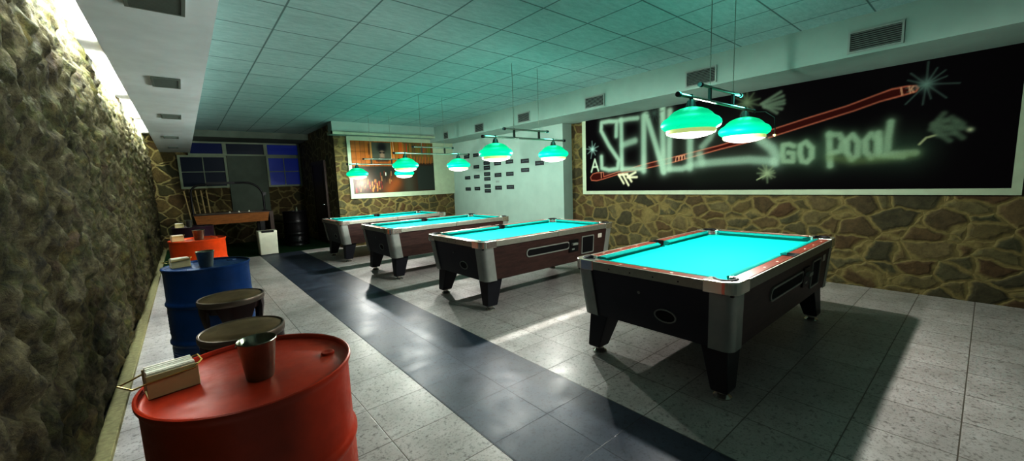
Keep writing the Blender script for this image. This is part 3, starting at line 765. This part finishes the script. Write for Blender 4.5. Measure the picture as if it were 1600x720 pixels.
# ------------------------------------------------------------------ oil drums
def make_drum(paint):
    r=empty('oil_drum',(0,0,0))
    prof=[(.262,.0),(.286,.0),(.290,.008),(.286,.02),(.281,.03)]
    def hoop(z): return [(.281,z-.03),(.284,z-.018),(.292,z-.006),(.292,z+.006),(.284,z+.018),(.281,z+.03)]
    prof+=[(.281,.08)]
    z=.10
    while z<.24: prof+=[(.281,z),(.2845,z+.011)]; z+=.022
    prof+=hoop(.30)
    z=.36
    while z<.54: prof+=[(.281,z),(.2845,z+.012)]; z+=.026
    prof+=hoop(.60)+[(.281,.66),(.281,.845),(.286,.858),(.2905,.868),(.2905,.877),(.286,.880),(.281,.878),(.279,.866)]
    MB().lathe(prof,(0,0,0),72,True,False).build('body',M[paint],r,35)
    lid=MB().lathe([(.279,.864),(.272,.862),(.262,.866),(.0005,.868)],(0,0,0),72).build('lid',M[paint],r,50)
    for x,y,q in ((.17,.12,.028),(-.15,-.16,.016)):
        MB().lathe([(q+.006,.866),(q+.005,.873),(q,.874),(q*.6,.871),(.0005,.871)],(x,y,0),16).build('bung',M[paint],lid,40)
    return r
drums=[('red',(.119,1.49),'bright red oil drum table nearest the camera, with napkins and a tin bucket on it'),
 ('blue',(.093,4.02),'deep blue oil drum table behind the two round stools'),
 ('orange',(.085,6.30),'orange oil drum table between the blue drum and the dark purple drum'),
 ('purple',(.078,8.74),'dark purple oil drum table behind the orange one'),
 ('blackp',(2.2,11.55),'black oil drum standing in the dark bay beside the door')]
for p,(x,y),lab in drums:
    d=make_drum(p); d.location=(x,y,.004 if y>10.4 else 0); tag(d,lab,'barrel','oil drums used as tables')
    if p=='red': d.rotation_euler.z=2.2

def napkins(loc,rz,label,wire=True):
    r=tag(empty('napkin_holder',loc,rz),label,'napkin holder','napkin holders on the drums')
    w,d,h=.060,.038,.074
    pl=lambda x,y:[(-x,-y),(x,-y),(x,y),(-x,y)]
    s=MB().box(-w,w,-d,-d+.004,.0,h*.93).box(-w,w,d-.004,d,0,h*.93).box(-w,w,-d+.004,d-.004,0,.004).box(w-.004,w,-d+.004,d-.004,.004,h*.7)
    s.build('holder_body',M['holder'],r,bevel=.0015)
    s=MB()
    for k in range(12):
        y=-d+.007+k*(2*d-.014)/12; a=h+random.uniform(-.002,.004)
        s.box(-w+.004+random.uniform(0,.002),w-.006,y,y+(2*d-.014)/12*.97,.005,a)
    s.build('napkin_stack',M['paper'],r)
    z=.052; e=.012
    MB().tube([(-w-.055,-.01,z+.004),(-w-.03,-d-e,z-.004),(-w+.01,-d-.006,z),(w-.01,-d-.006,z+.006),(w+e,-d+.01,z+.02),(w+e,d-.01,z+.02),(w-.01,d+.006,z+.01),(-w+.01,d+.006,z+.004),(-w-.03,d-.02,z),(-w-.055,-.01,z+.004)][:-1],.0026,6,True).build('wire_loop',M['brass'],r,60)
    return r
napkins((-.085,1.535,.868),math.radians(10),'white napkins in a cream holder with a wire loop, on the red drum')
napkins((-.075,4.08,.868),math.radians(12),'white napkins in a pale holder on the blue drum')
napkins((-.11,6.34,.868),math.radians(14),'white napkins in a holder at the left edge of the orange drum')
napkins((-.10,8.80,.868),math.radians(5),'white napkins in a holder on the dark purple drum')
def bucket(loc,label,k=1):
    r=tag(empty('tin_bucket',loc),label,'bucket','small tin buckets on the drums')
    MB().lathe([(.0005,.003),(.034*k,.003),(.036*k,0),(.038*k,.004),(.052*k,.118),(.0545*k,.121),(.053*k,.124),(.050*k,.119),(.036*k,.006),(.0005,.006)],(0,0,0),32).build('pail',M['tin'],r,50)
    MB().tube([(.052*math.cos(t),.004*math.sin(t)-.0,.112-.09*abs(math.sin(t))*.0+.012*math.sin(t)) if False else (.055*math.cos(t),.054*math.sin(t)*.9+.004,.110+.010*math.sin(t)) for t in [PI*i/14 for i in range(15)]],.0016,6).build('handle',M['tin'],r,60)
    return r
bucket((.128,1.425,.868),'small tin bucket standing on the red drum')
bucket((.085,3.93,.868),'small tin bucket standing on the blue drum',1.15)
bucket((.10,6.25,.868),'small tin bucket standing on the orange drum',1.2)
bucket((.03,8.72,.868),'small tin bucket standing on the dark purple drum')
g=tag(MB().lathe([(.0005,0),(.03,0),(.032,.004),(.034,.06),(.02,.085),(.018,.12),(.02,.122),(.0005,.122)],(0,0,0),20).build('glass_jar',M['tin'],None,50),'small metal shaker on top of the black drum in the bay','jar'); g.location=(2.24,11.5,.872)

# ------------------------------------------------------------------ stools
def make_stool():
    r=empty('bar_stool',(0,0,0))
    MB().lathe([(.0005,.700),(.10,.702),(.185,.698),(.196,.690),(.196,.672),(.0005,.672)],(0,0,0),48).build('seat',M['seat'],r,50)
    MB().lathe([(.190,.697),(.1945,.702),(.2015,.700),(.204,.692),(.203,.668),(.198,.660),(.19,.662)],(0,0,0),48).build('seat_rim',M['piping'],r,50)
    MB().lathe([(.0005,.61),(.17,.61),(.188,.66),(.0005,.66)],(0,0,0),40).build('seat_apron',M['stool_wood'],r,50)
    for k in range(4):
        a=PI/4+k*PI/2+.35; hw=.34
        rings=[]
        for rr,z,h in ((.198,.668,.66),(.196,.61,.56),(.180,.52,.40),(.155,.42,.26),(.15,.30,.24),(.16,.16,.24),(.185,.0,.26)):
            ring=[]
            for t in (-h,-h/2,0,h/2,h): ring.append((rr*math.cos(a+t),rr*math.sin(a+t),z))
            for t in (h,h/2,0,-h/2,-h): ring.append(((rr-.022)*math.cos(a+t),(rr-.022)*math.sin(a+t),z))
            rings.append(ring)
        MB().loft(rings[::-1]).build('leg',M['stool_wood'],r,40)
    MB().tube([(.145*math.cos(t),.145*math.sin(t),.24) for t in [2*PI*i/32 for i in range(32)]],.010,8,True).build('foot_ring',M['piping'],r,60)
    return r
s0=make_stool(); s1=copy_tree(s0)
s0.location=(.175,2.585,0); s1.location=(.192,3.46,0); s1.rotation_euler.z=.5
tag(s0,'round dark stool with brown seat just behind the red drum','stool','round stools between the drums')
tag(s1,'round dark stool with brown seat in front of the blue drum','stool','round stools between the drums')

# ------------------------------------------------------------------ black cards on the white wall
def card(y0,y1,z0,z1,label,mat='card',tilt=0):
    w=abs(y0-y1); h=abs(z1-z0)
    r=tag(empty('wall_card',(WX,(y0+y1)/2,(z0+z1)/2)),label,'card','black cards of the tournament board on the white wall')
    MB().box(-.006,0,-w/2,w/2,-h/2,h/2).build('card_board',M[mat],r)
    if mat=='card':
        s=MB()
        rnd=random.Random(int(y0*100+z0*10)); x=-w/2+.03
        while x<w/2-.05:
            q=rnd.uniform(.012,.03); s.box(-.0068,-.006,x,x+q,-.010+rnd.uniform(-.004,.004),.012); x+=q+.008
        s.build('card_writing',M['chalk'],r)
    return r
cols=[(9.27,9.02),(8.83,8.58),(8.37,8.11),(7.92,7.655),(7.46,7.19),(6.91,6.64),(6.43,6.165)]
cards=[(0,2.19,2.105,'topmost card of the far left column'),(1,2.205,2.12,'topmost card of the second column from the left'),
 (1,1.90,1.815,'second card down in the second column from the left'),(0,1.625,1.54,'middle card of the far left column'),(1,1.645,1.555,'third card down in the second column from the left'),
 (0,1.32,1.235,'bottom card of the far left column'),(1,1.33,1.24,'bottom card of the second column from the left'),
 (2,1.975,1.885,'topmost of the six stacked cards in the third column'),(2,1.865,1.76,'second from the top of the six cards in the third column'),
 (2,1.70,1.605,'third from the top of the six cards in the third column'),(2,1.575,1.485,'fourth from the top of the six cards in the third column'),
 (2,1.39,1.30,'fifth from the top of the six cards in the third column'),(2,1.27,1.18,'lowest of the six cards in the third column'),
 (3,1.94,1.85,'upper card of the fourth column, just below the lamp'),(3,1.66,1.565,'middle card of the fourth column'),(3,1.345,1.25,'bottom card of the fourth column'),
 (4,1.955,1.865,'upper card of the fifth column'),(4,1.67,1.575,'middle card of the fifth column'),(4,1.36,1.265,'bottom card of the fifth column'),
 (5,1.94,1.845,'upper card of the sixth column'),(5,1.735,1.645,'lower card of the sixth column'),(6,1.865,1.77,'single card farthest right, below the right lamp shade')]
for c_,z1,z0,lab in cards: card(cols[c_][0],cols[c_][1],z0,z1,'black card, '+lab)
card(6.95,6.78,2.16,2.10,'black card with pale writing on the white wall, highest one, peeking out right of the lamp shade') if False else None
card(7.88,7.75,1.475,1.43,'tiny grey strip on the white wall between two cards of the fourth column','card_grey')

# ------------------------------------------------------------------ the dark bay at the back
hk=tag(empty('arch_game_table',(.86,11.55,.004)),'orange-brown wooden game table with a black overhead arch, in the bay under the windows','game table')
MB().loft([[(-.68,-.33,.71),(.68,-.33,.71),(.68,.33,.71),(-.68,.33,.71)],[(-.72,-.37,.93),(.72,-.37,.93),(.72,.37,.93),(-.72,.37,.93)]]).build('table_body',M['oak'],hk)
MB().box(-.68,.68,-.33,.33,.93,.936).build('play_surface',M['white_plastic'],hk)
s=MB(); s.box(-.735,.735,-.385,-.335,.93,.955).box(-.735,.735,.335,.385,.93,.955).box(-.735,-.685,-.335,.335,.93,.955).box(.685,.735,-.335,.335,.93,.955); s.build('rim',M['brown_wood'],hk)
MB().box(.72,.80,-.36,.36,.45,.94).build('end_panel',M['brown_wood'],hk)
for x in (-.6,.56):
    for y in (-.27,.27):
        MB().loft([[(x-.035,y-.035,0),(x+.035,y-.035,0),(x+.035,y+.035,0),(x-.035,y+.035,0)],[(x-.05,y-.05,.71),(x+.05,y-.05,.71),(x+.05,y+.05,.71),(x-.05,y+.05,.71)]]).build('leg',M['black_plastic'],hk)
pts=[(-.72,0,.93),(-.72,0,1.40)]+[(-.72+.2*(1-math.cos(t)),0,1.42+.20*math.sin(t)) for t in [PI/2*i/6 for i in range(1,7)]]+[(-.1,0,1.645),(.30,0,1.65)]+[(.32+.36*math.sin(t),0,1.30+.35*math.cos(t)) for t in [PI/2*i/6 for i in range(1,7)]]+[(.68,0,.93)]
ar=MB().tube(pts,.022,8).build('overhead_arch',M['black_plastic'],hk,60)
MB().box(-.42,.12,-.03,.03,1.62,1.68).build('scoreboard',M['black_plastic'],ar)
MB().box(.67,.74,-.03,.03,1.32,1.40).build('bracket',M['black_plastic'],ar)
for i,(x,y,l_) in enumerate([(-.2,-.1,'two white striker pucks')][:0]): pass
for i,(x,y) in enumerate([(.80,11.3),(.98,11.33),(1.18,11.3)]):
    k=tag(MB().lathe([(.0005,0),(.045,0),(.048,.008),(.045,.02),(.02,.022),(.016,.05),(.0005,.055)],(0,0,0),16).build('puck_pusher',M['white_plastic'],None,50),['pale puck pusher on the left of the game table','pale puck pusher in the middle of the game table','pale puck pusher on the right of the game table'][i],'game piece','puck pushers on the game table'); k.location=(x,y,.940)
# cues in a floor rack
rk=tag(empty('cue_rack',(.31,12.98,.004)),'low dark wooden cue rack on the turf under the left window','rack')
MB().box(-.33,.33,-.12,.12,.012,.05).build('rack_base',M['brown_wood'],rk)
for x in (-.28,.28): MB().box(x-.03,x+.03,-.10,.10,0,.012).build('foot',M['black_plastic'],rk)
labs=['leftmost of the five pale cues leaning under the left window','second from the left of the five pale leaning cues','middle one of the five pale leaning cues','fourth from the left of the five pale leaning cues','rightmost of the five pale leaning cues']
for i in range(5):
    x0=.11+.095*i; x1=.02+.115*i
    q=tag(empty('pool_cue',(x0+.06,12.94,.06)),labs[i],'cue','pale cues in the bay')
    a=Vector((0,0,0)); b=Vector((x1-x0-.05,.38,1.47))
    pt=lambda t:a.lerp(b,t)
    MB().tube([pt(0),pt(.3)],.022,10,r_end=.020).build('butt',M['cue'],q,60)
    MB().tube([pt(.3),pt(.985)],.020,10,r_end=.016).build('shaft',M['cue'],q,60)
    MB().tube([pt(.985),pt(1)],.016,10).build('tip',M['brown_wood'],q,60)
# white bin
bn=tag(empty('white_bin',(1.375,10.44,.004)),'off-white plastic bin with a dark lid slot at the end of the dark floor band','bin')
MB().loft([[(x,y,0.01) for x,y in rrect(.178,.15,.03)],[(x,y,.50) for x,y in rrect(.187,.16,.03)]],True,True).build('bin_body',M['white_plastic'],bn,40)
MB().loft([[(x,y,.50) for x,y in rrect(.19,.163,.03)],[(x,y,.54) for x,y in rrect(.186,.158,.03)]]).build('bin_lid',M['white_plastic'],bn,40)
MB().box(-.12,.12,-.166,-.10,.505,.546).build('lid_slot',M['black_plastic'],bn)
MB().loft([[(x,y,0) for x,y in rrect(.17,.14,.03)],[(x,y,.012) for x,y in rrect(.17,.14,.03)]]).build('bin_foot',M['black_plastic'],bn)

# ------------------------------------------------------------------ light
def area(name,loc,rot,sx,sy,e,col):
    l=bpy.data.lights.new(name,'AREA'); l.shape='RECTANGLE'; l.size=sx; l.size_y=sy; l.energy=e; l.color=col
    o=bpy.data.objects.new(name,l); C.objects.link(o); o.location=loc; o.rotation_euler=rot; return o
area('fill_light',(2.6,-2.6,2.6),(math.radians(62),0,0),3.5,.7,3,(.95,1,.95))  # added dim fill behind the camera, not a lamp of the room
w=bpy.data.worlds.new('night'); scene.world=w; w.use_nodes=True; w.node_tree.nodes['Background'].inputs[0].default_value=(.004,.006,.01,1); w.node_tree.nodes['Background'].inputs[1].default_value=1

# ------------------------------------------------------------------ camera (fitted from the vanishing points of the room)
c=(800.,360.); v1=(285.-c[0],302.-c[1]); v2=(1548.-c[0],255.-c[1])
f=math.sqrt(-(v1[0]*v2[0]+v1[1]*v2[1]))
Yv=Vector((v1[0],v1[1],f)).normalized(); Xv=Vector((v2[0],v2[1],f)).normalized(); Zv=Xv.cross(Yv)
if Zv.y>0: Zv=-Zv
right=Vector((Xv.x,Yv.x,Zv.x)); up=-Vector((Xv.y,Yv.y,Zv.y)); back=-Vector((Xv.z,Yv.z,Zv.z))
cam=bpy.data.cameras.new('camera'); co=bpy.data.objects.new('camera',cam); C.objects.link(co)
mw=Matrix.Identity(4)
for i in range(3): mw[i][0]=right[i]; mw[i][1]=up[i]; mw[i][2]=back[i]
mw[0][3],mw[1][3],mw[2][3]=0,0,1.45
co.matrix_world=mw; cam.sensor_width=36; cam.sensor_fit='HORIZONTAL'; cam.lens=36*f/1600; cam.clip_start=.05
scene.camera=co
scene.view_settings.view_transform='Standard'; scene.view_settings.look='None'; scene.view_settings.exposure=.22; scene.view_settings.gamma=.64
